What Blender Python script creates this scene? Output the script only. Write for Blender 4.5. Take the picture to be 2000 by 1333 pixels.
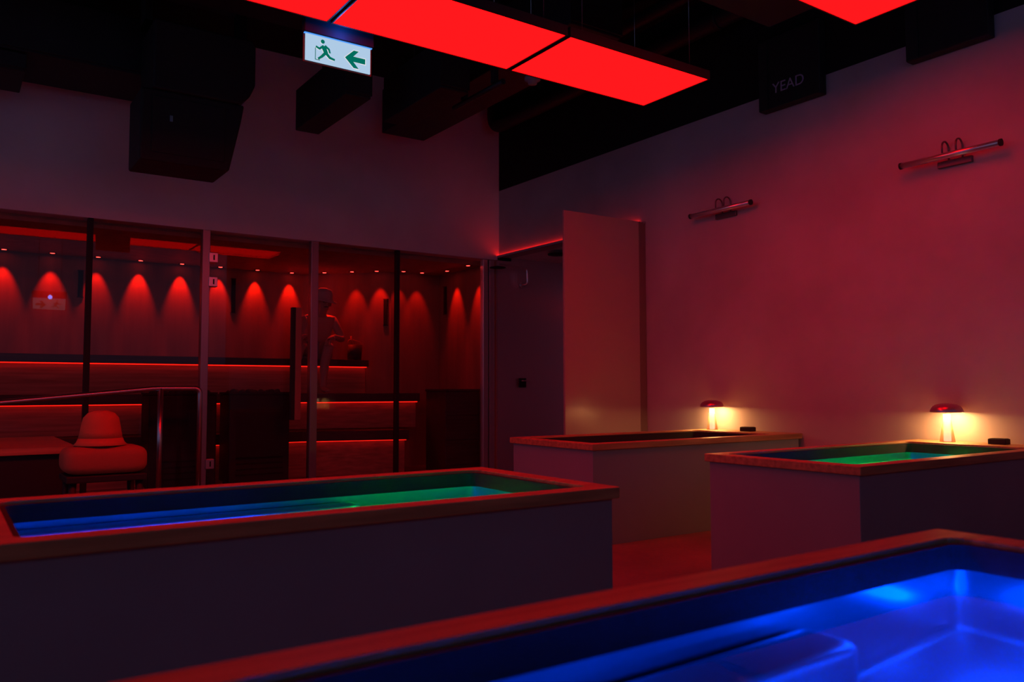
import bpy, bmesh, math, random
from mathutils import Vector, Matrix, noise
random.seed(7)
C = bpy.context.scene.collection
for o in list(bpy.data.objects): bpy.data.objects.remove(o)

# ------------------------------------------------------------------ camera
YAW, PITCH, ROLL, FPX, EYE = 0.60565, 0.05763, -0.00185, 1604.25, 0.88
fw = Vector((math.sin(YAW)*math.cos(PITCH), math.cos(YAW)*math.cos(PITCH), math.sin(PITCH)))
r0 = Vector((math.cos(YAW), -math.sin(YAW), 0)); u0 = r0.cross(fw)
rt = r0*math.cos(ROLL)+u0*math.sin(ROLL); up = -r0*math.sin(ROLL)+u0*math.cos(ROLL)
cd = bpy.data.cameras.new('camera'); cam = bpy.data.objects.new('camera', cd); C.objects.link(cam)
cam.matrix_world = Matrix(((rt.x, up.x, -fw.x, 0), (rt.y, up.y, -fw.y, 0), (rt.z, up.z, -fw.z, EYE), (0, 0, 0, 1)))
cd.sensor_width = 36; cd.lens = FPX/2000*36; cd.clip_start = .02
cd.dof.use_dof = True; cd.dof.focus_distance = 5.0; cd.dof.aperture_fstop = 3.2
bpy.context.scene.camera = cam

# ------------------------------------------------------------------ world, exposure
w = bpy.data.worlds.new('world'); bpy.context.scene.world = w; w.use_nodes = True
w.node_tree.nodes['Background'].inputs[0].default_value = (.74, .92, 1.95, 1)
w.node_tree.nodes['Background'].inputs[1].default_value = .10
vs = bpy.context.scene.view_settings
vs.view_transform = 'Standard'; vs.look = 'None'; vs.exposure = 0; vs.gamma = 1; vs.use_curve_mapping = False
PANEL_RED = (1.0, .0014, .0018); PANEL_STR = 6.8
BLUE = (.0, .07, 1.0); GREEN = (.0, 1.0, .07); WARM = (1.0, .53, .17)
TUB_P = 6.6

# ------------------------------------------------------------------ materials
def mat(name, col, rough=.5, metal=0, spec=.5, noise_s=0, noise_a=0, bump=0, bump_s=40, stretch=None, coat=0):
    m = bpy.data.materials.new(name); m.use_nodes = True; nt = m.node_tree; b = nt.nodes['Principled BSDF']
    b.inputs['Base Color'].default_value = (*col, 1); b.inputs['Roughness'].default_value = rough
    b.inputs['Metallic'].default_value = metal; b.inputs['Specular IOR Level'].default_value = spec
    b.inputs['Coat Weight'].default_value = coat
    tc = nt.nodes.new('ShaderNodeTexCoord'); mp = nt.nodes.new('ShaderNodeMapping')
    nt.links.new(tc.outputs['Object'], mp.inputs[0])
    if stretch: mp.inputs['Scale'].default_value = stretch
    if noise_s:
        n = nt.nodes.new('ShaderNodeTexNoise'); n.inputs['Scale'].default_value = noise_s; n.inputs['Detail'].default_value = 6
        nt.links.new(mp.outputs[0], n.inputs['Vector'])
        rp = nt.nodes.new('ShaderNodeValToRGB'); rp.color_ramp.elements[0].position = .3; rp.color_ramp.elements[1].position = .7
        rp.color_ramp.elements[0].color = (*[c*(1-noise_a) for c in col], 1); rp.color_ramp.elements[1].color = (*[min(1, c*(1+noise_a)) for c in col], 1)
        nt.links.new(n.outputs['Fac'], rp.inputs[0]); nt.links.new(rp.outputs[0], b.inputs['Base Color'])
    if bump:
        n2 = nt.nodes.new('ShaderNodeTexNoise'); n2.inputs['Scale'].default_value = bump_s; n2.inputs['Detail'].default_value = 4
        nt.links.new(mp.outputs[0], n2.inputs['Vector'])
        bp = nt.nodes.new('ShaderNodeBump'); bp.inputs['Strength'].default_value = bump; bp.inputs['Distance'].default_value = .01
        nt.links.new(n2.outputs['Fac'], bp.inputs['Height']); nt.links.new(bp.outputs[0], b.inputs['Normal'])
    return m

def emis(name, col, s):
    m = bpy.data.materials.new(name); m.use_nodes = True; nt = m.node_tree; nt.nodes.remove(nt.nodes['Principled BSDF'])
    e = nt.nodes.new('ShaderNodeEmission'); e.inputs[0].default_value = (*col, 1); e.inputs[1].default_value = s
    nt.links.new(e.outputs[0], nt.nodes['Material Output'].inputs[0]); return m

def clearglass(name, tint=(.9, .9, .9), ior=1.5, rough=0.0):
    m = bpy.data.materials.new(name); m.use_nodes = True; nt = m.node_tree; nt.nodes.remove(nt.nodes['Principled BSDF'])
    t = nt.nodes.new('ShaderNodeBsdfTransparent'); t.inputs[0].default_value = (*tint, 1)
    g = nt.nodes.new('ShaderNodeBsdfGlossy'); g.inputs['Roughness'].default_value = rough
    f = nt.nodes.new('ShaderNodeFresnel'); f.inputs[0].default_value = ior
    mx = nt.nodes.new('ShaderNodeMixShader')
    nt.links.new(f.outputs[0], mx.inputs[0]); nt.links.new(t.outputs[0], mx.inputs[1]); nt.links.new(g.outputs[0], mx.inputs[2])
    nt.links.new(mx.outputs[0], nt.nodes['Material Output'].inputs[0]); return m

M = {}
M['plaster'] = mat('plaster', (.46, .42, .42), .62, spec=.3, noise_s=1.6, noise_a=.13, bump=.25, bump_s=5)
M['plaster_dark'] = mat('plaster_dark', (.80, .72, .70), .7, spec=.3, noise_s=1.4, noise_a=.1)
M['tub_body'] = mat('tub_body', (.27, .28, .32), .6, spec=.3, noise_s=3, noise_a=.05)
M['black'] = mat('black', (.012, .011, .012), .65)
M['blackpaint'] = mat('black_paint', (.010, .009, .010), .75, spec=.25)
M['duct'] = mat('duct', (.016, .015, .016), .55, noise_s=5, noise_a=.2)
M['floor'] = mat('floor', (.20, .155, .14), .42, noise_s=2.2, noise_a=.28, bump=.15, bump_s=20)
M['wood'] = mat('oiled_wood', (.44, .23, .10), .42, noise_s=9, noise_a=.28, bump=.06, bump_s=30, stretch=(.35, 5, 5))
M['sauna_wood'] = mat('sauna_wood', (.34, .17, .11), .6, noise_s=5, noise_a=.16, stretch=(2, 2, .2))
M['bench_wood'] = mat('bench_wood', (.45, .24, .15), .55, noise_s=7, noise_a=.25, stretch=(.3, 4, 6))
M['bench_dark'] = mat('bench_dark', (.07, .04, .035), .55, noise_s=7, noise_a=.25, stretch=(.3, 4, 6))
M['post_metal'] = mat('post_metal', (.36, .33, .34), .36, metal=.85)
M['sign_case'] = mat('sign_case', (.012, .02, .04), .8, spec=.05)
M['channel'] = mat('channel', (.20, .12, .11), .5)
M['dark_metal'] = mat('dark_metal', (.16, .12, .13), .4, metal=.6)
M['grip'] = mat('grip', (.36, .17, .11), .5)
M['steel'] = mat('steel', (.62, .61, .62), .30, metal=1)
M['liner_shade'] = mat('liner_shade', (.040, .038, .042), .7, spec=.1)  # near-black tone paints in the shade on the steel above the water
M['liner'] = mat('brushed_liner', (.50, .50, .52), .36, metal=.93, bump=.05, bump_s=14)
M['sheet'] = mat('steel_sheet', (.80, .74, .76), .34, metal=.75, bump=.35, bump_s=2.2)
M['chrome'] = mat('chrome', (.75, .72, .72), .28, metal=.8)
M['lamp_metal'] = mat('lamp_metal', (.60, .30, .42), .30, metal=.75)
M['lamp_stem'] = emis('lamp_stem', (1, .74, .46), 3.0)
M['glass'] = clearglass('glass', (.93, .90, .90), 1.43)
m = bpy.data.materials.new('amber_cone'); m.use_nodes = True; q = m.node_tree.nodes['Principled BSDF']
q.inputs['Base Color'].default_value = (.62, .36, .17, 1); q.inputs['Alpha'].default_value = .5; q.inputs['Roughness'].default_value = .4; M['amber'] = m
M['felt'] = mat('felt', (.52, .17, .07), .9, bump=.2, bump_s=80)
M['cushion'] = mat('cushion', (.36, .13, .06), .8, bump=.15, bump_s=60)
M['skin'] = mat('skin', (.46, .29, .22), .55)
M['towel'] = mat('towel', (.25, .22, .22), .9)
M['cap'] = mat('felt_hat', (.55, .48, .42), .9)
M['stone'] = mat('stone', (.05, .048, .05), .85, noise_s=8, noise_a=.4)
M['screen_panel'] = mat('screen_panel', (.42, .31, .29), .22, spec=.5, noise_s=1, noise_a=.05)
M['letter'] = mat('letter', (.42, .38, .54), .5)
M['red_panel'] = emis('red_panel', PANEL_RED, PANEL_STR)
M['led_red'] = emis('led_red', (1, .012, .006), 1.7)
M['led_cove'] = emis('led_cove', (1, .010, .006), 9)
M['spot_lens'] = emis('spot_lens', (1, .04, .03), 9)
M['warm'] = emis('warm_light', (1, .50, .150), 112)
M['sign'] = emis('sign_face', (.40, .56, .74), 1.05)
M['sign_edge'] = emis('sign_edge', (.07, .28, .85), 1.2)
M['sign_green'] = emis('sign_green', (.0, .145, .105), 1)
M['sign_white'] = emis('sign_white', (.75, .76, .80), 1.0)
M['lens_blue'] = emis('lens_blue', BLUE, 2.5); M['lens_green'] = emis('lens_green', GREEN, 2)
wm = bpy.data.materials.new('water'); wm.use_nodes = True; nt = wm.node_tree; nt.nodes.remove(nt.nodes['Principled BSDF'])
rf_ = nt.nodes.new('ShaderNodeBsdfRefraction'); rf_.inputs['Color'].default_value = (.12, .70, 1, 1); rf_.inputs['Roughness'].default_value = 0; rf_.inputs['IOR'].default_value = 1.33
gl_ = nt.nodes.new('ShaderNodeBsdfGlossy'); gl_.inputs['Roughness'].default_value = 0
fr_ = nt.nodes.new('ShaderNodeFresnel'); fr_.inputs[0].default_value = 1.33
mt_ = nt.nodes.new('ShaderNodeMath'); mt_.operation = 'MULTIPLY'; mt_.inputs[1].default_value = .28
mx_ = nt.nodes.new('ShaderNodeMixShader')
nt.links.new(fr_.outputs[0], mt_.inputs[0]); nt.links.new(mt_.outputs[0], mx_.inputs[0])
nt.links.new(rf_.outputs[0], mx_.inputs[1]); nt.links.new(gl_.outputs[0], mx_.inputs[2]); nt.links.new(mx_.outputs[0], nt.nodes['Material Output'].inputs[0])
M['water'] = wm

# ------------------------------------------------------------------ helpers
def add_box(bm, x0, y0, z0, x1, y1, z1, mi=0):
    vv = [bm.verts.new(p) for p in ((x0,y0,z0),(x1,y0,z0),(x1,y1,z0),(x0,y1,z0),(x0,y0,z1),(x1,y0,z1),(x1,y1,z1),(x0,y1,z1))]
    for f in ((0,3,2,1),(4,5,6,7),(0,1,5,4),(1,2,6,5),(2,3,7,6),(3,0,4,7)):
        fc = bm.faces.new([vv[i] for i in f]); fc.material_index = mi
def add_prism(bm, pts, z0, z1, axis='z'):
    # polygon pts (2-D) extruded along axis between z0 and z1
    def P(p, h): return {'z': (p[0], p[1], h), 'y': (p[0], h, p[1]), 'x': (h, p[0], p[1])}[axis]
    a = [bm.verts.new(P(p, z0)) for p in pts]; c = [bm.verts.new(P(p, z1)) for p in pts]
    bm.faces.new(a); bm.faces.new(c[::-1])
    for i in range(len(pts)):
        j = (i+1) % len(pts); bm.faces.new((a[i], c[i], c[j], a[j]))
    bmesh.ops.recalc_face_normals(bm, faces=bm.faces)
def add_tube(bm, pts, r, seg=12, cap=True):
    pts = [Vector(p) for p in pts]; rings = []; n = len(pts); ref = None
    for i, p in enumerate(pts):
        t = (pts[min(i+1, n-1)]-pts[max(i-1, 0)]).normalized()
        if ref is None: ref = t.orthogonal().normalized()
        ref = (ref-t*ref.dot(t)).normalized(); bn = t.cross(ref)
        rr = r[i] if isinstance(r, (list, tuple)) else r
        rings.append([bm.verts.new(p+(ref*math.cos(2*math.pi*k/seg)+bn*math.sin(2*math.pi*k/seg))*rr) for k in range(seg)])
    for a, c in zip(rings, rings[1:]):
        for k in range(seg):
            f = bm.faces.new((a[k], a[(k+1) % seg], c[(k+1) % seg], c[k])); f.smooth = True
    if cap: bm.faces.new(rings[0][::-1]); bm.faces.new(rings[-1])
def arc(pts, rad, n=6):
    # rounds the corners of a polyline
    pts = [Vector(p) for p in pts]; out = [pts[0]]
    for a, b_, c in zip(pts, pts[1:], pts[2:]):
        d1 = (a-b_).normalized(); d2 = (c-b_).normalized(); p1 = b_+d1*rad; p2 = b_+d2*rad
        for k in range(n+1):
            t = k/n; out.append(p1*(1-t)**2+b_*2*t*(1-t)+p2*t*t)
    out.append(pts[-1]); return out
def add_lathe(bm, prof, seg=40, cx=0, cy=0):
    rings = []
    for r, z in prof:
        rings.append([bm.verts.new((cx+r*math.cos(2*math.pi*k/seg), cy+r*math.sin(2*math.pi*k/seg), z)) for k in range(seg)] if r > 1e-6 else [bm.verts.new((cx, cy, z))])
    for a, c in zip(rings, rings[1:]):
        for k in range(seg):
            j = (k+1) % seg
            if len(a) == 1 and len(c) == 1: continue
            if len(a) == 1: f = bm.faces.new((a[0], c[j], c[k]))
            elif len(c) == 1: f = bm.faces.new((a[k], a[j], c[0]))
            else: f = bm.faces.new((a[k], a[j], c[j], c[k]))
            f.smooth = True
def obj(name, bm, m, parent=None, bevel=0, seg=2):
    bmesh.ops.recalc_face_normals(bm, faces=bm.faces)
    if bevel: bmesh.ops.bevel(bm, geom=list(bm.edges), offset=bevel, segments=seg, affect='EDGES', profile=.5)
    me = bpy.data.meshes.new(name); bm.to_mesh(me); bm.free()
    for x in (m if isinstance(m, list) else [m]): me.materials.append(x)
    o = bpy.data.objects.new(name, me); C.objects.link(o)
    if parent: o.parent = parent
    return o
def BX(*boxes):
    bm = bmesh.new()
    for b_ in boxes: add_box(bm, *b_)
    return bm
def TB(pts, r, seg=12):
    bm = bmesh.new(); add_tube(bm, pts, r, seg); return bm
def LT(prof, seg=40, cx=0, cy=0):
    bm = bmesh.new(); add_lathe(bm, prof, seg, cx, cy); return bm
def PR(pts, a, b_, axis='z'):
    bm = bmesh.new(); add_prism(bm, pts, a, b_, axis); return bm
def thing(name, label, cat, loc=(0, 0, 0), rotz=0, group=None):
    o = bpy.data.objects.new(name, None); C.objects.link(o); o.location = loc; o.rotation_euler = (0, 0, rotz)
    o['label'] = label; o['category'] = cat
    if group: o['group'] = group
    return o
def tag(o, label, cat, group=None):
    o['label'] = label; o['category'] = cat
    if group: o['group'] = group
    return o
def struct(name, bm, m, bevel=0):
    o = obj(name, bm, m, None, bevel); o['kind'] = 'structure'; return o
def lamp(name, kind, loc, energy, col, parent=None, **kw):
    l = bpy.data.lights.new(name, kind); l.energy = energy; l.color = col
    for k, v in kw.items(): setattr(l, k, v)
    o = bpy.data.objects.new(name, l); C.objects.link(o); o.location = loc
    if parent: o.parent = parent
    return o
def copy_tree(o, parent=None):
    c = o.copy(); C.objects.link(c)
    if parent: c.parent = parent
    for ch in list(o.children): copy_tree(ch, c)
    return c

XW, YB, ZC = 4.86, 7.26, 3.95       # right wall, back wall, ceiling
ZN = 2.285                          # top of the shower niche
ZP = 2.72                           # underside of the red light panels

# ------------------------------------------------------------------ shell
struct('floor', BX((-5.5, -3.2, -.1, 6.4, 9.5, 0)), M['floor'])
struct('ceiling', BX((-5.5, -3.2, ZC, 6.4, 9.5, ZC+.1)), M['blackpaint'])
bm = bmesh.new(); W2 = XW+.16
add_box(bm, XW, -3.0, 0, W2, 5.03, 3.0); add_box(bm, XW, 5.03, ZN, W2, YB, 3.0)
add_box(bm, XW, -3.0, 3.0, W2, YB, ZC, 1)
struct('wall_right', bm, [M['plaster'], M['blackpaint']])
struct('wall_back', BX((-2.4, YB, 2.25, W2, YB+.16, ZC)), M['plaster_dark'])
struct('light_blocker_rear', BX((-4.5, -1.5, 0, 4.5, -1.4, 1.35)), M['blackpaint'])  # unseen low wall, added to keep ambient light off the tub fronts
struct('wall_shower_back', BX((XW-.02, YB, 0, 6.3, YB+.03, ZN)), M['sheet'])
struct('wall_shower_side', BX((6.2, 5.03, 0, 6.3, YB, ZN)), M['sheet'])
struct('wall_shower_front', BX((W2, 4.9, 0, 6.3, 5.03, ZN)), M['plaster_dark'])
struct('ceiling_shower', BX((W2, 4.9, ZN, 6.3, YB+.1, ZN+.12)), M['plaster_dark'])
# sauna shell
struct('wall_sauna_left', BX((-2.4, YB+.03, 0, -2.3, 9.3, 2.25)), M['sauna_wood'])
struct('wall_sauna_back', BX((-2.3, 9.15, 0, 3.40, 9.28, 2.25)), M['sauna_wood'])
struct('wall_sauna_corner', PR([(3.40, 9.15), (4.15, 8.40), (4.25, 8.46), (3.46, 9.26)], 0, 2.25), M['sauna_wood'])
struct('wall_sauna_side', PR([(4.15, 8.40), (4.75, 8.36), (4.75, 8.46), (4.20, 8.50)], 0, 2.25), M['sauna_wood'])
struct('wall_sauna_right', BX((4.75, YB+.03, 0, 4.84, 9.3, 2.25)), M['sauna_wood'])
struct('ceiling_sauna', BX((-2.4, YB+.16, 2.2, 4.84, 9.3, 2.25)), M['sauna_wood'])

# ------------------------------------------------------------------ sauna glazing
GY = YB+.04
def pane(n, x0, x1, left=None):
    bm = bmesh.new(); vv = [bm.verts.new(p) for p in ((x0, GY, .02), (x1, GY, .02), (x1, GY, 2.25), (x0, GY, 2.25))]; bm.faces.new(vv)
    o = obj('window_%d' % n, bm, M['glass']); o['kind'] = 'structure'; return o
w1 = pane(1, -2.3, .916); w2 = pane(2, .956, 1.80); w3 = pane(3, 2.84, 3.652); w4 = pane(4, 3.688, 4.665)
obj('mullion', BX((.916, GY-.035, 0, .956, GY+.035, 2.25)), M['black'], w1, .002)
obj('mullion', BX((1.80, GY-.045, 0, 1.862, GY+.035, 2.25)), M['post_metal'], w2, .003)
obj('mullion', BX((2.772, GY-.045, 0, 2.84, GY+.035, 2.25)), M['post_metal'], w3, .003)
obj('mullion', BX((3.653, GY-.03, 0, 3.687, GY+.03, 2.25)), M['black'], w4, .002)
t = thing('steel_post', 'double steel upright at the right end of the sauna glass', 'post', (4.735, GY, 0))
obj('post_strip', BX((-.068, -.035, 0, -.012, .03, 2.245)), M['sheet'], t, .003)
obj('post_strip', BX((.008, -.035, 0, .068, .03, 2.245)), M['sheet'], t, .003)
obj('post_core', BX((-.014, -.015, 0, .012, .025, 2.24)), M['black'], t)
bm = bmesh.new(); vv = [bm.verts.new(p) for p in ((1.875, GY, .02), (2.760, GY, .02), (2.760, GY, 2.24), (1.875, GY, 2.24))]; bm.faces.new(vv)
d1 = obj('door_1', bm, M['glass']); d1['kind'] = 'structure'
hd = obj('door_handle', BX((2.604, GY-.115, .60, 2.660, GY-.07, 1.615)), M['grip'], d1, .004)
obj('grip_shade_side', BX((2.572, GY-.112, .60, 2.603, GY-.06, 1.615)), M['black'], hd, .003)  # black bar paints the shaded left face of the grip
for z in (.72, 1.5): obj('standoff', BX((2.595, GY-.07, z, 2.62, GY-.002, z+.03)), M['black'], hd)
for z in (1.97, 1.76, .20):
    h = obj('hinge', BX((1.852, GY-.06, z, 1.925, GY+.02, z+.085)), M['steel'], d1, .004)
    obj('hinge_slot', BX((1.885, GY-.062, z+.02, 1.897, GY-.058, z+.065)), M['black'], h)

# ------------------------------------------------------------------ sauna benches with lit undersides
def bench(label, path, depth, z_under, z_top, z_riser, recess=.10, bk=None):
    # path: front edge points, left to right
    t = thing('sauna_bench', label, 'bench', (0, 0, 0), 0, 'tiered sauna benches')
    fr = path; bk = bk or [(x, y+depth) for x, y in path]
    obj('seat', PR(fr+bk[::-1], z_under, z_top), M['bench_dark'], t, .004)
    rf = [(x, y+recess) for x, y in path]; rb = bk
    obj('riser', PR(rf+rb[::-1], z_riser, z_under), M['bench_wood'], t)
    lf = [(x, y+recess-.040) for x, y in path]; lb = [(x, y+recess-.022) for x, y in path]
    obj('light_strip', PR(lf+lb[::-1], z_under-.009, z_under), M['led_red'], t)
    return t
b1 = bench('top tier sauna bench the person in a hat sits on', [(-2.29, 8.50), (3.93, 8.50)], .50, 1.125, 1.20, .83, bk=[(-2.29, 9.12), (3.34, 9.12), (3.88, 8.61)])
b2 = bench('middle tier sauna bench at eye level, lit red underneath', [(-2.29, 8.22), (3.0, 8.22), (4.30, 7.98)], .37, .74, .83, .46)
b3 = bench('lowest sauna bench just above the floor behind the heaters', [(-2.29, 7.92), (2.95, 7.92), (3.98, 7.62)], .40, .355, .455, .0)
t = thing('corner_cabinet', 'dark low cabinet in the right front corner of the sauna', 'cabinet', (4.52, 7.66, 0))
obj('body', BX((-.20, -.2, 0, .22, .22, .85)), M['bench_dark'], t, .006)
obj('top_board', BX((-.21, -.21, .85, .225, .225, .875)), M['bench_dark'], t, .004)
for i in range(3): obj('front_slat', BX((-.19, -.212, .08+i*.26, .21, -.2, .29+i*.26)), M['bench_dark'], t, .003)

# heaters
def heater(x0, x1, label):
    t = thing('sauna_heater', label, 'heater', ((x0+x1)/2, 7.62, 0), 0, 'sauna heaters'); w_ = (x1-x0)/2
    obj('cabinet', BX((-w_, -.15, .04, w_, .17, .83)), M['black'], t, .012)
    obj('rim', BX((-w_-.004, -.155, .83, w_+.004, -.13, .85), (-w_-.004, .15, .83, w_+.004, .175, .85), (-w_-.004, -.13, .83, -w_+.02, .15, .85), (w_-.02, -.13, .83, w_+.004, .15, .85)), M['black'], t)
    obj('foot', BX((-w_+.03, -.12, 0, w_-.03, .14, .04)), M['black'], t)
    bm = bmesh.new()
    for i in range(26):
        mm = Matrix.Translation((random.uniform(-w_+.05, w_-.05), random.uniform(-.09, .11), .835+random.uniform(0, .01)))
        r = bmesh.ops.create_icosphere(bm, subdivisions=2, radius=random.uniform(.026, .036), matrix=mm)
        for v in r['verts']: v.co += noise.noise_vector(v.co*22)*.009
    s = obj('stones', bm, M['stone'], t); s['kind'] = 'stuff'
    for i in range(4): obj('air_slot', BX((-w_+.06, -.156, .10+i*.05, w_-.06, -.15, .115+i*.05)), M['blackpaint'], t)
    return t
heater(1.44, 2.00, 'black sauna heater behind the handrail and door hinge side')
heater(2.11, 2.66, 'black sauna heater behind the glass door, left of its handle')

# sauna ceiling spots
SPOTS = [(.437, 9.04), (.837, 9.03), (1.239, 9.045), (1.634, 9.055), (2.04, 9.06), (2.436, 9.06), (2.838, 9.06), (3.23, 9.06),
         (3.53, 8.84), (3.76, 8.60), (3.97, 8.40), (4.235, 8.26), (4.46, 8.24), (4.62, 7.95), (4.60, 7.47)]
SL = ['leftmost red ceiling spot in the sauna, at the photo edge', 'second red sauna spot from the left, above the mirrored exit sign', 'red sauna spot just right of the thin black glass mullion',
      'middle of the three red sauna spots over the second glass pane', 'red sauna spot just left of the left steel door post', 'red sauna spot beside the top door hinge',
      'red sauna spot in the middle of the glass door', 'red sauna spot above the door handle', 'red sauna spot above the person in a hat', 'red sauna spot just right of the person in a hat',
      'red sauna spot left of the right black glass mullion', 'dim red sauna spot just right of the right black mullion', 'dim red sauna spot in the middle of the last glass pane',
      'red sauna spot second from the right end of the row', 'last red sauna spot, next to the double steel upright']
base = thing('downlight', SL[0], 'light', (SPOTS[0][0], SPOTS[0][1], 2.2), 0, 'row of red sauna downlights')
obj('bezel', LT([(.020, -.002), (.034, -.006), (.036, 0), (.020, 0)], 20), M['black'], base)
obj('lens', LT([(0, -.004), (.020, -.004), (.020, 0)], 20), M['spot_lens'], base)
for i, (x, y) in enumerate(SPOTS):
    o = base if i == 0 else copy_tree(base)
    o.location = (x, y, 2.2); o['label'] = SL[i]
    k = (1, 1, .8, 1.3, 1.3, 1, 1.3, 1.3, 1, .6, .7, .35, .5, 1.1, 1.1)[i]
    lo_ = lamp('spot', 'SPOT', (x, y, 2.19), 18*k*(2.2 if i == 8 else 1), (1, .012, .002), spot_size=math.radians(84 if i == 8 else 46), spot_blend=.75, shadow_soft_size=.01)
    dx, dy = ((0, 1) if i < 8 else (.7, .7) if i < 11 else (0, 1) if i < 13 else (1, 0)); dv = Vector((dx*.27, dy*.27, -1)) if i != 8 else Vector((-.13, -.26, -.5)); lo_.rotation_euler = dv.to_track_quat('-Z', 'Y').to_euler()
# wall slots
VL = [((1.10, 9.14), 0, 1.80, 2.06, 'short dark vertical vent slot on the sauna wall near the left black mullion'),
      ((2.60, 9.14), 0, 1.72, 2.09, 'tall dark vertical vent slot on the sauna wall seen through the glass door'),
      ((4.10, 8.435), -.785, 1.60, 1.89, 'thin dark vent slot on the slanted sauna wall left of the right black mullion'),
      ((4.738, 8.2), math.pi/2, 1.74, 2.05, 'thin dark vent slot on the sauna wall right of the right black mullion')]
for (x, y), rz, z0, z1, lb in VL:
    t = thing('wall_vent', lb, 'vent', (x, y, z0), rz, 'vertical vent slots on the sauna wall')
    obj('cover', BX((-.022, -.012, 0, .022, .008, z1-z0)), M['black'], t, .003)
    for zz_ in (-.008, z1-z0): obj('lip', BX((-.03, -.004, zz_, .03, .010, zz_+.008)), M['bench_dark'], t)

# ------------------------------------------------------------------ person in the sauna
def person():
    root = thing('person', 'person in a brimmed felt hat sitting hunched on the top sauna bench', 'person', (3.39, 8.735, 1.2))
    J = {}; edges = []; R = {}
    def j(n, p, r, frm=None):
        J[n] = (Vector(p), r)
        if frm: edges.append((frm, n))
    j('pelvis', (0, .0, .125), (.15, .112)); j('belly', (0, -.02, .24), (.14, .11), 'pelvis'); j('chest', (0, -.09, .38), (.155, .115), 'belly')
    j('neckb', (0, -.15, .475), (.07, .06), 'chest'); j('neck', (.0, -.185, .52), (.052, .052), 'neckb')
    j('headlo', (0, -.22, .565), (.064, .07), 'neck'); j('head', (0, -.235, .63), (.077, .09), 'headlo'); j('headtop', (0, -.225, .69), (.055, .062), 'head')
    for s, nm in ((1, 'r'), (-1, 'l')):
        j('sh'+nm, (s*.165, -.12, .43), (.062, .06), 'chest'); j('el'+nm, (s*.225, -.24, .215), (.042, .042), 'sh'+nm)
        kn = Vector((-.10+s*.11-.10*(s < 0), -.37, .14))
        j('wr'+nm, tuple(kn+Vector((.05 if s > 0 else .07, .02, .105))), (.028, .024), 'el'+nm)
        hp = Vector((s*.095-.01, -.05, .095)); j('hip'+nm, tuple(hp), (.092, .085), 'pelvis')
        j('kn'+nm, tuple(kn), (.062, .062), 'hip'+nm)
        j('cf'+nm, (kn.x-.03, kn.y+.045, -.05), (.055, .055), 'kn'+nm)
        j('an'+nm, (kn.x-.05, kn.y+.03, -.315), (.036, .036), 'cf'+nm)
        j('ft'+nm, (kn.x-.055, kn.y-.05, -.335), (.040, .026), 'an'+nm)
        j('to'+nm, (kn.x-.06, kn.y-.135, -.343), (.034, .018), 'ft'+nm)
    names = list(J); me = bpy.data.meshes.new('body')
    me.from_pydata([J[n][0] for n in names], [(names.index(a), names.index(c)) for a, c in edges], [])
    o = bpy.data.objects.new('body', me); C.objects.link(o); o.parent = root
    sk = o.modifiers.new('s', 'SKIN'); sl = me.skin_vertices[0].data
    for i, n in enumerate(names): sl[i].radius = J[n][1]
    sl[0].use_root = True
    sb = o.modifiers.new('b', 'SUBSURF'); sb.levels = 2; sb.render_levels = 2
    me.materials.append(M['skin'])
    # hands: palm, four fingers and a thumb, lying over the knees
    for s, nm in ((1, 'r'), (-1, 'l')):
        wv = J['wr'+nm][0]; kn = J['kn'+nm][0]
        d = (kn+Vector((-.01, -.03, .06))-wv).normalized(); side = d.cross(Vector((0, 0, 1))).normalized()
        V = [wv, wv+d*.045, wv+d*.085]; E_ = [(0, 1), (1, 2)]; RR = [(.026, .02), (.036, .017), (.036, .015)]
        for q, ln in zip((-1.5, -.5, .5, 1.5), (.058, .070, .074, .064)):
            b0 = wv+d*.088+side*q*.019; a1 = b0+d*ln*.5+Vector((0, 0, -.008)); a2 = b0+d*ln*.9+Vector((0, 0, -.034))
            k0 = len(V); V += [b0, a1, a2]; E_ += [(2, k0), (k0, k0+1), (k0+1, k0+2)]; RR += [(.0095, .0095), (.0085, .0085), (.007, .007)]
        b0 = wv+d*.035-side*s*.034; k0 = len(V); V += [b0, b0+d*.03-side*s*.018, b0+d*.055-side*s*.024+Vector((0, 0, -.012))]
        E_ += [(1, k0), (k0, k0+1), (k0+1, k0+2)]; RR += [(.013, .013), (.010, .010), (.008, .008)]
        hm = bpy.data.meshes.new('hand'); hm.from_pydata(V, E_, []); ho = bpy.data.objects.new('hand', hm); C.objects.link(ho); ho.parent = root
        ho.modifiers.new('s', 'SKIN'); sl = hm.skin_vertices[0].data
        for i, r in enumerate(RR): sl[i].radius = r
        sl[0].use_root = True; q_ = ho.modifiers.new('b', 'SUBSURF'); q_.levels = 2; q_.render_levels = 2; hm.materials.append(M['skin'])
    # face
    bm = bmesh.new()
    bmesh.ops.create_uvsphere(bm, u_segments=10, v_segments=8, radius=.016, matrix=Matrix.Translation((0, -.328, .60)) @ Matrix.Diagonal((.8, 1.2, 1.5, 1)))
    obj('nose', bm, M['skin'], root)
    for s in (-1, 1):
        bm = bmesh.new(); bmesh.ops.create_uvsphere(bm, u_segments=10, v_segments=8, radius=.011, matrix=Matrix.Translation((s*.03, -.312, .622)))
        obj('eye', bm, M['black'], root)
        bm = bmesh.new(); bmesh.ops.create_uvsphere(bm, u_segments=10, v_segments=8, radius=.028, matrix=Matrix.Translation((s*.082, -.225, .61)) @ Matrix.Diagonal((.35, .7, 1.1, 1)))
        obj('ear', bm, M['skin'], root)
    obj('mouth', BX((-.022, -.318, .562, .022, -.30, .568)), M['black'], root, .002)
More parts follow.
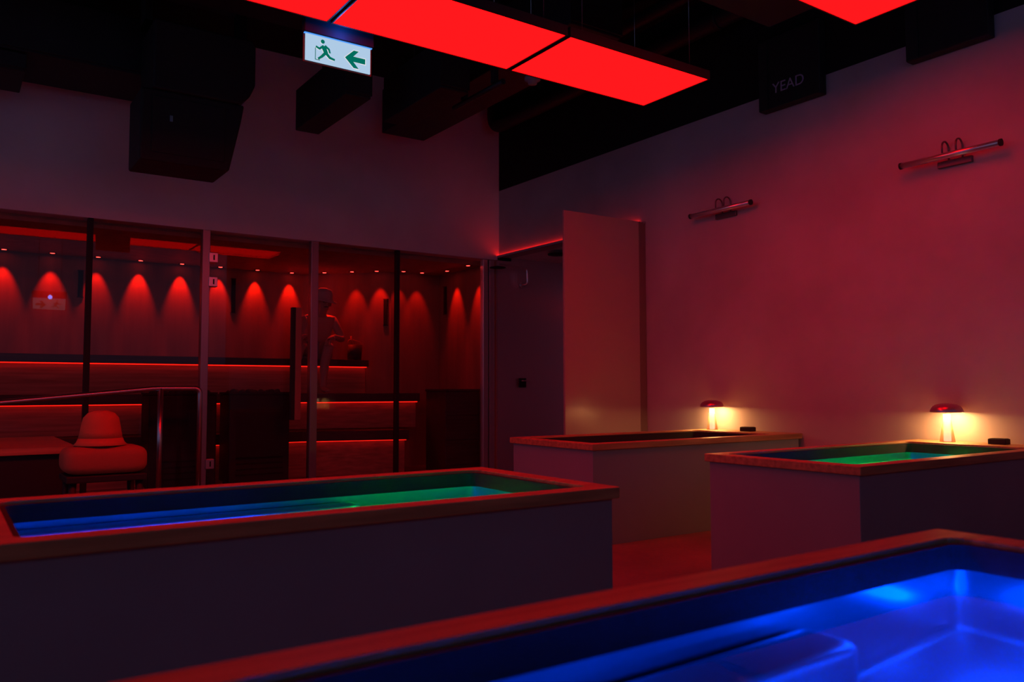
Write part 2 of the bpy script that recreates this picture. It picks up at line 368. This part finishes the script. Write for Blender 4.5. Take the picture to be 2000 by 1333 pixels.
    # hat with brim, tipped forward
    hm = LT([(.150, -.010), (.145, -.002), (.098, .012), (.094, .045), (.086, .085), (.062, .115), (.0, .128)], 36)
    h = obj('felt_hat', hm, M['cap'], root); h.location = (0, -.225, .655); h.rotation_euler = (math.radians(14), math.radians(8), 0)
    h.modifiers.new('t', 'SOLIDIFY').thickness = .005
    # towel wrapped around the hips
    tm = bmesh.new()
    pr = [(.17, .0), (.19, .05), (.185, .13), (.17, .19), (.155, .195)]
    add_lathe(tm, pr, 30); 
    for v in tm.verts: v.co.y = v.co.y*.86-.01
    o2 = obj('towel_wrap', tm, M['towel'], root); o2.modifiers.new('t', 'SOLIDIFY').thickness = .008
    return root
person()
t = thing('sauna_bucket', 'small dark bucket with a red lit ladle, right of the person in the sauna', 'bucket', (3.80, 8.60, 1.2))
obj('pail', LT([(0, .0), (.075, 0), (.088, .17), (.078, .17), (.068, .02), (0, .02)], 28), M['bench_dark'], t)
obj('ladle', TB([(.0, 0, .06), (-.03, .0, .20), (-.045, 0, .27)], .010, 8), M['felt'], t)
obj('handle', TB(arc([(-.085, 0, .16), (-.075, 0, .235), (.075, 0, .205), (.085, 0, .16)], .04), .006, 8), M['felt'], t)

# ------------------------------------------------------------------ shower niche
t = thing('light_strip', 'red glowing strip light along the wall ledge above the steel shower niche', 'light', (XW, 0, ZN))
obj('strip', BX((-.014, 5.10, .002, 0, YB-.005, .014)), M['led_cove'], t)
obj('channel', BX((-.030, 5.06, -.010, 0, YB-.003, .002), (-.030, 5.06, .002, -.026, YB-.003, .012)), M['tub_body'], t)
sc_ = thing('partition_screen', 'tall smooth partition panel standing out from the plaster wall', 'screen', (3.985, 5.03, 0))
obj('panel', BX((0, 0, .0, .80, .022, ZN)), M['screen_panel'], sc_, .002)
obj('wall_channel', BX((.80, -.004, 0, .873, .026, ZN-.005)), M['channel'], sc_, .003)
obj('top_cap', BX((.845, -.010, ZN-.012, .873, .03, ZN+.004)), M['steel'], sc_)
t = thing('shower', 'chrome gooseneck shower arm with flat head against the steel niche wall', 'shower', (5.15, YB-.014, 0))
obj('arm', TB(arc([(0, -.005, 2.0), (0, -.11, 2.0), (-.01, -.11, 2.175), (-.39, -.11, 2.19), (-.39, -.11, 2.16)], .035), .0115, 12), M['chrome'], t)
obj('flange', TB([(0, 0, 2.0), (0, -.02, 2.0)], .034, 20), M['chrome'], t)
obj('shower_head', LT([(0, 2.165), (.02, 2.165), (.085, 2.152), (.085, 2.144), (0, 2.144)], 32, -.39, -.11), M['black'], t)
obj('valve_plate', BX((-.05, -.022, .89, .04, -.002, .99)), M['black'], t, .004)
vh = obj('valve_handle', BX((-.03, -.06, .955, .075, -.022, .968)), M['chrome'], t, .003)
t = thing('rain_shower', 'flat dark round shower head on the niche ceiling beside the partition', 'shower', (5.14, 6.6, 2.28))
obj('shower_head', LT([(0, -.035), (.10, -.035), (.10, -.022), (.02, -.014), (.0, -.014)], 36), M['black'], t)
obj('stem', TB([(0, 0, -.02), (0, 0, .005)], .014), M['chrome'], t)

# ------------------------------------------------------------------ plunge tubs
L, W_, H_, RT, SIDE, WIDE, NAR = 1.875, .81, .57, .036, .082, .255, .085
def rrect(x0, y0, x1, y1, r, n=6):
    out = []
    for cx, cy, a in ((x1-r, y1-r, 0), (x0+r, y1-r, 90), (x0+r, y0+r, 180), (x1-r, y0+r, 270)):
        for k in range(n+1):
            t_ = math.radians(a+90*k/n); out.append((cx+r*math.cos(t_), cy+r*math.sin(t_)))
    return out
def ring(bm, outer, inner, z0, z1):
    # outer and inner loops with the same number of points -> frame
    n = len(outer)
    A = [[bm.verts.new((p[0], p[1], z)) for p in l] for l, z in ((outer, z0), (outer, z1), (inner, z1), (inner, z0))]
    for a, c in ((A[0], A[1]), (A[1], A[2]), (A[2], A[3]), (A[3], A[0])):
        for i in range(n):
            k = (i+1) % n; bm.faces.new((a[i], a[k], c[k], c[i]))
def make_tub():
    # local frame: x from 0 (wide rim end) to L, y from 0 to W_, floor z = 0
    t = thing('plunge_tub', '', 'tub', (0, 0, 0), 0, 'plastered cold plunge tubs')
    ix0, iy0, ix1, iy1 = WIDE, SIDE, L-NAR, W_-SIDE
    bm = bmesh.new(); ring(bm, rrect(.018, .018, L-.018, W_-.018, .004), rrect(ix0-.02, iy0-.02, ix1+.02, iy1+.02, .03), 0, H_-RT)
    obj('body', bm, M['tub_body'], t)
    bm = bmesh.new(); ring(bm, rrect(0, 0, L, W_, .006), rrect(ix0-.011, iy0-.011, ix1+.011, iy1+.011, .035), H_-RT, H_)
    rm = obj('wooden_rim', bm, M['wood'], t); md = rm.modifiers.new('bv', 'BEVEL'); md.width = .004; md.segments = 2; md.limit_method = 'ANGLE'
    # steel liner
    lo = rrect(ix0-.004, iy0-.004, ix1+.004, iy1+.004, .040); bm = bmesh.new(); n = len(lo)
    def lp(inset, z): return [bm.verts.new((ix0+(p[0]-ix0)*(1-2*inset/(ix1-ix0))+inset, iy0+(p[1]-iy0)*(1-2*inset/(iy1-iy0))+inset, z)) for p in lo]
    rings = [lp(0, .508), lp(0, .09), lp(.006, .072), lp(.022, .062)]
    for a, c in zip(rings, rings[1:]):
        for i in range(n):
            k = (i+1) % n; f = bm.faces.new((a[i], a[k], c[k], c[i])); f.smooth = True
    bm.faces.new(rings[-1]); bmesh.ops.recalc_face_normals(bm, faces=bm.faces)
    for f in bm.faces: f.normal_flip()
    me = bpy.data.meshes.new('steel_liner'); bm.to_mesh(me); bm.free(); me.materials.append(M['liner'])
    ln = bpy.data.objects.new('steel_liner', me); C.objects.link(ln); ln.parent = t
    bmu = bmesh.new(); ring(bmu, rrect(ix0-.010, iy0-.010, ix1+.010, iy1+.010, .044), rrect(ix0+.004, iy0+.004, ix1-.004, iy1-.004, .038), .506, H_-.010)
    obj('shaded_liner_band', bmu, M['liner_shade'], t)  # shade above the waterline, put into a separate darker band
    obj('drain', LT([(0, .066), (.028, .066), (.032, .063)], 20, ix1-.16, W_/2), M['chrome'], ln)
    # submerged ledge along one long side
    lg = [(ix0+.002, iy1-.005), (ix0+.002, iy1-.125)]+[(ix1-.56+.05*math.sin(a), iy1-.075-.05*math.cos(a)) for a in [k*math.pi/16 for k in range(9)]]+[(ix1-.51, iy1-.005)]
    bm = PR(lg, .064, .395); lgo = obj('ledge', bm, M['liner'], t)
    md = lgo.modifiers.new('bv', 'BEVEL'); md.width = .026; md.segments = 5; md.limit_method = 'ANGLE'; md.angle_limit = math.radians(50)
    bm = bmesh.new(); bm.faces.new([bm.verts.new((p[0], p[1], .51)) for p in lo]); obj('water', bm, M['water'], t)
    return t
def lens(t, x, y, z, m, facing):
    # small round underwater light on an end wall (facing +1/-1 in x)
    bm = TB([(x, y, z), (x+.012*facing, y, z)], .035, 20); return obj('underwater_light', bm, m, t)
# tub 1: wide end left; the same for the foreground tub. The two at the wall are turned so the wide end meets the wall.
T = make_tub()
tubs = []
for i, (lx, ly, rz, lb) in enumerate([
        (-.110, 1.950, 0, 'plunge tub at middle left with a blue and green water strip'),
        (XW-.015, 4.320, math.pi, 'farthest plunge tub, unlit, beside the partition panel'),
        (XW-.012, 2.700, math.pi, 'plunge tub at the right against the wall with green and blue water'),
        (-.062, .163, 0, 'nearest plunge tub, cropped at the bottom right, filled with glowing blue water')]):
    o = T if i == 0 else copy_tree(T)
    o.location = (lx, ly, 0); o.rotation_euler = (0, 0, rz); o['label'] = lb; tubs.append(o)
# lights: local x, y, z, colour, power factor
def tub_light(tub, x, y, z, col, p, size=0.0):
    lamp('tub_light', 'POINT', (x, y, z), TUB_P*p, col, tub, shadow_soft_size=size)
XE = L-NAR
lens(tubs[0], WIDE, .4, .33, M['lens_blue'], 1); lens(tubs[0], XE, .4, .33, M['lens_green'], -1)
for x, p in ((WIDE+.12, .42), (.66, .45), (.92, .34)): tub_light(tubs[0], x, .33, .44, BLUE, p)
for x in (1.42, XE-.12): tub_light(tubs[0], x, .42, .44, GREEN, .30)
lens(tubs[2], WIDE, .4, .33, M['lens_green'], 1); lens(tubs[2], XE, .4, .33, M['lens_blue'], -1)
for x in (WIDE+.12, .66): tub_light(tubs[2], x, .40, .44, GREEN, .38)
for x in (1.38, 1.62): tub_light(tubs[2], x, .42, .44, BLUE, .28)
lens(tubs[3], XE, .3, .33, M['lens_blue'], -1)
tub_light(tubs[3], XE-.10, .60, .28, BLUE, .42); tub_light(tubs[3], 1.32, .60, .44, BLUE, .22)
tub_light(tubs[3], .95, .36, .45, BLUE, .62); tub_light(tubs[3], .45, .36, .45, BLUE, .55); tub_light(tubs[3], 1.45, .22, .22, BLUE, .5)

# ------------------------------------------------------------------ mushroom lamps and small black blocks
def table_lamp(x, y, label):
    t = thing('table_lamp', label, 'lamp', (x, y, H_), 0, 'mushroom lamps on the tub rims')
    obj('stem', LT([(0, .002), (.020, .002), (.0195, .158), (0, .158)], 28), M['lamp_stem'], t)
    obj('base_cone', LT([(.041, 0), (.041, .004), (.022, .125), (.021, .125), (.039, .003), (.039, 0)], 40), M['amber'], t)
    obj('foot', LT([(0, 0), (.040, 0), (.040, .003), (0, .003)], 36), M['lamp_metal'], t)
    sh = obj('shade', LT([(.0, .2195), (.03, .2185), (.055, .213), (.073, .202), (.083, .187), (.0875, .170), (.0865, .168), (.080, .172), (.06, .176), (.0, .178)], 48), M['lamp_metal'], t)
    obj('light_disc', LT([(.021, .168), (.058, .168), (.060, .172), (.021, .172)], 40), M['warm'], t)
    return t
table_lamp(4.748, 4.225, 'small lit mushroom lamp on the far tub, nearer the partition')
table_lamp(4.755, 2.475, 'lit mushroom lamp on the tub with green water, at the right of the photo')
def block(x, y, label):
    t = thing('remote_control', label, 'remote', (x, y, H_), math.radians(4), 'small black blocks on the tub rims')
    obj('case', BX((-.035, -.045, 0, .035, .045, .030)), M['black'], t, .004)
    obj('top_plate', BX((-.028, -.038, .030, .028, .038, .032)), M['duct'], t)
block(4.755, 3.90, 'small black block on the far tub rim, right of its mushroom lamp')
block(4.755, 2.195, 'small black block on the rim of the tub with green water, right of its lamp')

# ------------------------------------------------------------------ picture lights
def picture_light(y0, y1, z0, z1, label):
    cy, cz = (y0+y1)/2, (z0+z1)/2
    t = thing('picture_light', label, 'lamp', (XW, cy, cz), 0, 'unlit brass picture lights'); h = (y1-y0)/2; xo = -.085
    obj('tube', TB([(xo, -h, -(z1-z0)/2), (xo, h, (z1-z0)/2)], .0185, 24), M['chrome'], t)
    for s in (-1, 1): obj('end_cap', TB([(xo, s*h, s*(z1-z0)/2), (xo, s*(h+.012), s*(z1-z0)/2)], .0205, 20), M['black'], t)
    obj('back_plate', BX((-.022, -.10, -.052, 0, .10, -.012)), M['dark_metal'], t, .004)
    for y in (-.045, .035):
        pts = [(-.012, y, -.03)]+[(-.05+.037*math.cos(a), y, .055+.037*math.sin(a)) for a in [k*math.pi/10 for k in range(11)]]+[(xo-.002, y, .01)]
        obj('arm', TB(pts, .0055, 8), M['dark_metal'], t)
picture_light(3.86, 4.43, 2.225, 2.222, 'unlit metal picture light, the smaller looking one above the far tub')
picture_light(2.145, 2.71, 2.236, 2.232, 'unlit metal picture light near the right photo edge, above the right tub')

# ------------------------------------------------------------------ ceiling light panels
def red_panel(x0, x1, y0, y1, label, ZP=ZP):
    cx, cy = (x0+x1)/2, (y0+y1)/2; a, c = (x1-x0)/2, (y1-y0)/2
    t = thing('ceiling_light', label, 'light', (cx, cy, ZP), 0, 'glowing red ceiling light panels')
    obj('diffuser', BX((-a+.008, -c+.008, 0, a-.008, c-.008, .006)), M['red_panel'], t)
    bm = bmesh.new()
    for b_ in ((-a, -c, -.004, a, -c+.008, .05), (-a, c-.008, -.004, a, c, .05), (-a, -c+.008, -.004, -a+.008, c-.008, .05), (a-.008, -c+.008, -.004, a, c-.008, .05), (-a+.008, -c+.008, .03, a-.008, c-.008, .05)): add_box(bm, *b_)
    obj('frame', bm, M['duct'], t)
    for sx in (-1, 1):
        for sy in (-1, 1): obj('hanging_wire', TB([(sx*(a-.12), sy*(c-.05), .05), (sx*(a-.12), sy*(c-.05), ZC-ZP)], .0015, 6), M['steel'], t)
    return t
xs = [3.712, 2.631, 1.541, .451, -.64, -1.73]
PL = ['glowing red ceiling panel, the last one at the far right end of its row', 'glowing red ceiling panel between the two dark joints, right of the exit sign', 'glowing red ceiling panel above the exit sign, cut by the top edge',
      'red ceiling panel left of the exit sign one, mirrored in the sauna glass', 'leftmost red ceiling panel, seen only mirrored in the sauna glass']
for i in range(5): red_panel(xs[i+1]+.009, xs[i]-.009, 3.27, 3.835, PL[i])
red_panel(3.03, 4.118, 2.02, 2.583, 'glowing red ceiling panel corner at the top right of the photo', 2.9)

# ------------------------------------------------------------------ exit signs
def exit_sign(loc, rz, wd, label, hang):
    t = thing('exit_sign', label, 'sign', loc, rz); k = wd/.35
    obj('housing', BX((-wd/2-.012, -.022*k, 0, wd/2+.012, .022*k, .085*k)), M['sign_case'], t, .003)
    obj('light_rail', BX((-wd/2-.008, -.010*k, -.004*k, wd/2+.008, .004, 0)), M['sign_edge'], t)
    pl = obj('sign_plate', BX((-wd/2, -.004, -.138*k, wd/2, .004, -.004*k)), M['sign'], t)
    def S(pts, nm='pictogram', m=M['sign_green'], y=-.0052, ya=-.004):
        return obj(nm, PR([(p[0]*k, p[1]*k) for p in pts], y, ya, 'y'), m, pl)
    def arrow(g):
        return [(.034-g*1.4, -.080), (.082-g*.3, -.034+g), (.110+g*1.2, -.034+g), (.080+g*.6, -.066+g*.3), (.146+g, -.066+g), (.146+g, -.094-g), (.080+g*.6, -.094-g*.3), (.110+g*1.2, -.126-g), (.082-g*.3, -.126-g)]
    S(arrow(.004), 'outline', M['sign_white'], -.0046); S(arrow(0), 'arrow')
    # running figure, its head, arms and legs in one cut-out each
    def man(dx, dz, nm, m, y):
        bm = bmesh.new()
        def seg(a, c, r0, r1):
            a = Vector(((a[0]+.08)*1.25-.078+dx, 0, (a[1]+.078)*1.25-.078+dz))*k; c = Vector(((c[0]+.08)*1.25-.078+dx, 0, (c[1]+.078)*1.25-.078+dz))*k; r0 *= 1.3; r1 *= 1.3; d = (c-a).normalized(); n = Vector((-d.z, 0, d.x)); a -= d*r0*.4*k; c += d*r1*.4*k
            q = [a+n*r0*k, c+n*r1*k, c-n*r1*k, a-n*r0*k]
            add_prism(bm, [(p.x, p.z) for p in q], y, -.004, 'y')
        seg((-.082, -.060), (-.072, -.082), .010, .008)            # trunk
        seg((-.084, -.056), (-.100, -.070), .0045, .004); seg((-.100, -.070), (-.114, -.064), .004, .0035)
        seg((-.076, -.054), (-.060, -.064), .0045, .004); seg((-.060, -.064), (-.056, -.078), .004, .0035)
        seg((-.074, -.082), (-.090, -.100), .006, .005); seg((-.090, -.100), (-.104, -.112), .005, .004)
        seg((-.072, -.082), (-.056, -.098), .006, .005); seg((-.056, -.098), (-.036, -.102), .005, .004)
        h = [((-.086+dx+.0105*math.cos(a))*k, (-.028+dz+.0105*math.sin(a))*k) for a in [i*math.pi/8 for i in range(16)]]
        add_prism(bm, h, y, -.004, 'y'); return obj(nm, bm, m, pl)
    man(-.003, -.003, 'outline', M['sign_white'], -.0046); man(0, 0, 'running_figure', M['sign_green'], -.0054)
    def bar(a, c, h=.0016): S([(a[0]-h, a[1]), (a[0]+h, a[1]), (c[0]+h, c[1]), (c[0]-h, c[1])], 'door_line', M['sign_green'])
    bar((-.124, -.066), (-.124, -.128)); S([(-.124, -.128), (-.100, -.128), (-.100, -.125), (-.124, -.125)], 'door_line')
    for sx in (-1, 1): obj('suspension', TB([(sx*wd*.35, 0, .085*k), (sx*wd*.35, 0, hang)], .003, 8), M['duct'], t)
    obj('back_cover', BX((-wd/2-.010, .0045, -.146*k, wd/2+.010, .010, .0)), M['black'], t)
    lamp('sign_glow', 'POINT', (0, -.08, .01), 1.1, (.04, .24, 1), t, shadow_soft_size=.03)
    return t
exit_sign((1.619, 3.90, 2.668), 0, .352, 'illuminated exit sign with green running figure and left arrow, under the red panels', ZC-2.668)
exit_sign((1.19, 1.52, 2.15), math.pi, .40, 'second exit sign, seen only as a small mirror image in the sauna glass', ZC-2.15)

# ------------------------------------------------------------------ ceiling equipment
t = thing('loudspeaker', 'big black loudspeaker hanging from the ceiling at the upper left', 'speaker', (1.416, 5.98, 2.452))
t.scale = (1.2, 1.0, 1.2)
obj('cabinet', PR([(-.30, 0), (.20, 0), (.265, .30), (.285, .42), (-.30, .42), (-.30, .26)], 0, .42, 'y'), M['black'], t, .012)
obj('upper_cabinet', PR([(-.24, .42), (.25, .42), (.31, .47), (.345, .55), (.345, .80), (.32, .83), (-.24, .83)], -.02, .44, 'y'), M['black'], t, .012)
obj('grille', BX((-.24, -.008, .05, .17, .0, .38)), M['black'], t, .003)
obj('bracket', BX((-.27, .12, .83, -.23, .28, 1.1), (.28, .12, .83, .32, .28, 1.1), (-.27, .12, 1.06, .32, .28, 1.1), (-.27, .12, .83, .32, .28, .86)), M['black'], t)
obj('side_latch', BX((-.145, -.012, .24, -.128, 0, .275)), M['steel'], t)
obj('hanger_rod', TB([(.02, .2, 1.1), (.02, .2, (ZC-2.452)/1.2)], .02), M['black'], t)
def ceiling_box(name, x0, y0, z0, x1, y1, z1, label, cat, slats=True):
    t = thing(name, label, cat, ((x0+x1)/2, (y0+y1)/2, z0), 0, None); a, c = (x1-x0)/2, (y1-y0)/2
    obj('casing', BX((-a, -c, 0, a, c, z1-z0)), M['black'], t, .008)
    obj('front_flange', BX((-a-.006, -c-.01, .02, a+.006, -c, z1-z0-.01)), M['duct'], t, .003)
    for sx in (-1, 1):
        if z1 < ZC-.03: obj('hanger', TB([(sx*a*.7, 0, z1-z0), (sx*a*.7, 0, ZC-z0)], .006, 8), M['duct'], t)
    return t
ceiling_box('ceiling_duct', -2.2, 6.45, 3.20, 1.28, 7.10, 3.62, 'long black duct under the ceiling left of the big loudspeaker', 'duct')
ceiling_box('duct_outlet', -.9, 6.45, 3.06, .40, 6.95, 3.19, 'black box under the long duct at the left photo edge', 'duct')
ceiling_box('ceiling_unit', 2.318, 5.45, 3.0, 2.52, 6.47, 3.34, 'narrow black box under the ceiling just below the exit sign', 'speaker')
ceiling_box('ceiling_unit', 2.82, 4.95, 3.0, 3.05, 5.87, 3.36, 'narrow black box under the ceiling, right of the one below the exit sign', 'speaker')
t = thing('track_rail', 'thin dark rail under the ceiling left of the room corner', 'rail', (3.15, 5.1, 3.0))
obj('rail', TB([(0, .22, .02), (0, -.45, .02)], .02, 10), M['duct'], t)
obj('rail_clip', BX((-.02, .05, .04, .02, .09, ZC-3.0)), M['duct'], t); obj('rail_clip', BX((-.02, -.36, .04, .02, -.32, ZC-3.0)), M['duct'], t)
def pipe(pts, r, label):
    t = thing('ceiling_pipe', label, 'pipe', pts[0]); o = Vector(pts[0])
    obj('pipe', TB([Vector(p)-o for p in arc(pts, r*2.2)], r, 16), M['duct'], t)
    for q in range(1, 4):
        a = Vector(pts[1]); c = Vector(pts[2]); p = a.lerp(c, q/4)-o
        obj('collar', TB([p-(c-a).normalized()*.02, p+(c-a).normalized()*.02], r*1.12, 16), M['black'], t)
pipe([(4.70, 7.12, ZC), (4.70, 7.12, 3.62), (4.70, 1.0, 3.66), (4.70, 1.0, ZC)], .07, 'dark pipe along the top of the right wall from the room corner')
pipe([(4.45, 7.0, ZC), (4.45, 7.0, 3.78), (4.45, 1.0, 3.80), (4.45, 1.0, ZC)], .05, 'thinner dark ceiling pipe running beside the wall pipe')
ceiling_box('ventilation_duct', 3.35, 4.15, 3.30, 3.80, 7.0, 3.72, 'dark square ventilation duct running from the back wall beyond the panels', 'duct')
ceiling_box('ventilation_duct', 2.3, 2.80, 3.14, 4.2, 3.22, 3.46, 'dark square duct crossing the ceiling between the red panel rows', 'duct')
ceiling_box('ventilation_duct', -1.2, 4.6, 3.45, 2.2, 5.6, 3.85, 'wide dark duct under the ceiling behind the big loudspeaker', 'duct')
t = thing('ceiling_sensor', 'small pale reddish sensor hanging just beyond the last red panels', 'sensor', (3.276, 4.477, 3.0))
obj('rod', TB([(0, 0, .03), (0, 0, ZC-3.0)], .008, 8), M['duct'], t)
obj('body', LT([(0, -.03), (.03, -.028), (.035, -.005), (.055, .0), (.055, .02), (.03, .035), (0, .035)], 24), M['tub_body'], t)
# wall boxes under the black band
t = thing('wall_unit', 'black wall unit with faint pale lettering under the dark ceiling band', 'speaker', (XW, 3.52, 2.86))
obj('casing', BX((-.075, -.25, 0, 0, .25, .52)), M['black'], t, .008)
obj('side_cheek', BX((-.082, .17, .004, -.075, .245, .50)), M['duct'], t)
cu = bpy.data.curves.new('lettering', 'FONT'); cu.body = 'YEAD'; cu.size = .105; cu.extrude = .001; cu.align_x = 'CENTER'
tmp = bpy.data.objects.new('tmp', cu); C.objects.link(tmp); dg = bpy.context.evaluated_depsgraph_get(); dg.update()
me = bpy.data.meshes.new_from_object(tmp.evaluated_get(dg)); bpy.data.objects.remove(tmp)
lt = bpy.data.objects.new('lettering', me); C.objects.link(lt); me.materials.clear(); me.materials.append(M['letter'])
lt.parent = t; lt.rotation_euler = (math.pi/2, 0, -math.pi/2); lt.location = (-.078, -.0, .105)
t = thing('wall_unit', 'larger plain black wall unit at the top right under the dark band', 'speaker', (XW, 2.43, 2.865))
obj('casing', BX((-.075, -.245, 0, 0, .24, .6)), M['black'], t, .008)
obj('side_cheek', BX((-.082, .16, .004, -.075, .235, .58)), M['duct'], t)

# ------------------------------------------------------------------ left: pool, handrail, stool and hat
t = thing('plunge_pool', 'low dark sided pool with a wide flat rim at the left edge, behind the stool', 'pool', (0, 0, 0))
po, pi_ = rrect(-2.6, 5.53, .67, 6.80, .01), rrect(-2.35, 5.85, .20, 6.55, .04)
bm = bmesh.new(); ring(bm, po, pi_, .50, .54); obj('rim', bm, M['wood'], t)
bm = bmesh.new(); ring(bm, rrect(-2.58, 5.56, .65, 6.78, .01), rrect(-2.36, 5.84, .21, 6.56, .04), 0, .50); obj('pool_wall', bm, M['black'], t)
obj('basin_floor', BX((-2.36, 5.84, .02, .21, 6.56, .05)), M['liner'], t)
bm = bmesh.new(); bm.faces.new([bm.verts.new((p[0], p[1], .49)) for p in pi_]); obj('water', bm, M['water'], t)
t = thing('handrail', 'bent steel tube handrail in front of the sauna glass, sloping down to the left', 'handrail', (1.54, 6.95, 0))
RY = 0; zt = .885; k = 6.95/6.2
def rx(x): return (x*k-1.54)
zz = lambda z: EYE+(z-EYE)*k
obj('top_tube', TB(arc([(0.185, 0, 0), (.185, 0, zz(zt)), (rx(1.235), 0, zz(zt)), (rx(.306), 0, zz(.795)), (rx(-.75), 0, zz(.695)), (rx(-.80), 0, 0)], .05), .0205, 16), M['steel'], t)
obj('post', TB([(rx(1.27), 0, 0), (rx(1.27), 0, zz(zt))], .0205, 16), M['steel'], t)
for x in (.185, rx(1.27), rx(-.80)): obj('floor_flange', LT([(0, .012), (.045, .012), (.048, 0)], 24, x, 0), M['steel'], t)
t = thing('stool', 'low padded stool with a thick rounded red cushion and dark legs', 'stool', (.755, 5.12, 0), 0)
bm = bmesh.new(); N1, N2 = 40, 20
import itertools
def sup(c, p): return math.copysign(abs(c)**p, c)
rows = []
for i in range(N2+1):
    ph = -math.pi/2+math.pi*i/N2; rows.append([bm.verts.new((.212*sup(math.cos(ph), .32)*sup(math.cos(th), .36), .165*sup(math.cos(ph), .32)*sup(math.sin(th), .36), .489+.078*sup(math.sin(ph), .62))) for th in [2*math.pi*k_/N1 for k_ in range(N1)]])
for a, c in zip(rows, rows[1:]):
    for k_ in range(N1):
        f = bm.faces.new((a[k_], a[(k_+1) % N1], c[(k_+1) % N1], c[k_])); f.smooth = True
bmesh.ops.remove_doubles(bm, verts=bm.verts, dist=.0002)
obj('cushion', bm, M['cushion'], t)
obj('seat_frame', BX((-.20, -.16, .375, .20, .16, .412)), M['black'], t, .006)
for sx in (-1, 1):
    for sy in (-1, 1): obj('leg', TB([(sx*.165, sy*.125, .38), (sx*.175, sy*.14, 0)], [.02, .014], 12), M['black'], t)
t = thing('felt_hat', 'tall rounded red felt hat resting on the stool cushion', 'hat', (.735, 5.10, .569))
o = obj('crown', LT([(.0, .192), (.035, .190), (.068, .178), (.090, .152), (.098, .118), (.105, .075), (.112, .040)], 40), M['felt'], t); o.modifiers.new('s', 'SOLIDIFY').thickness = .004
o = obj('brim', LT([(.112, .040), (.122, .016), (.136, .002)], 40), M['felt'], t); o.modifiers.new('s', 'SOLIDIFY').thickness = .004
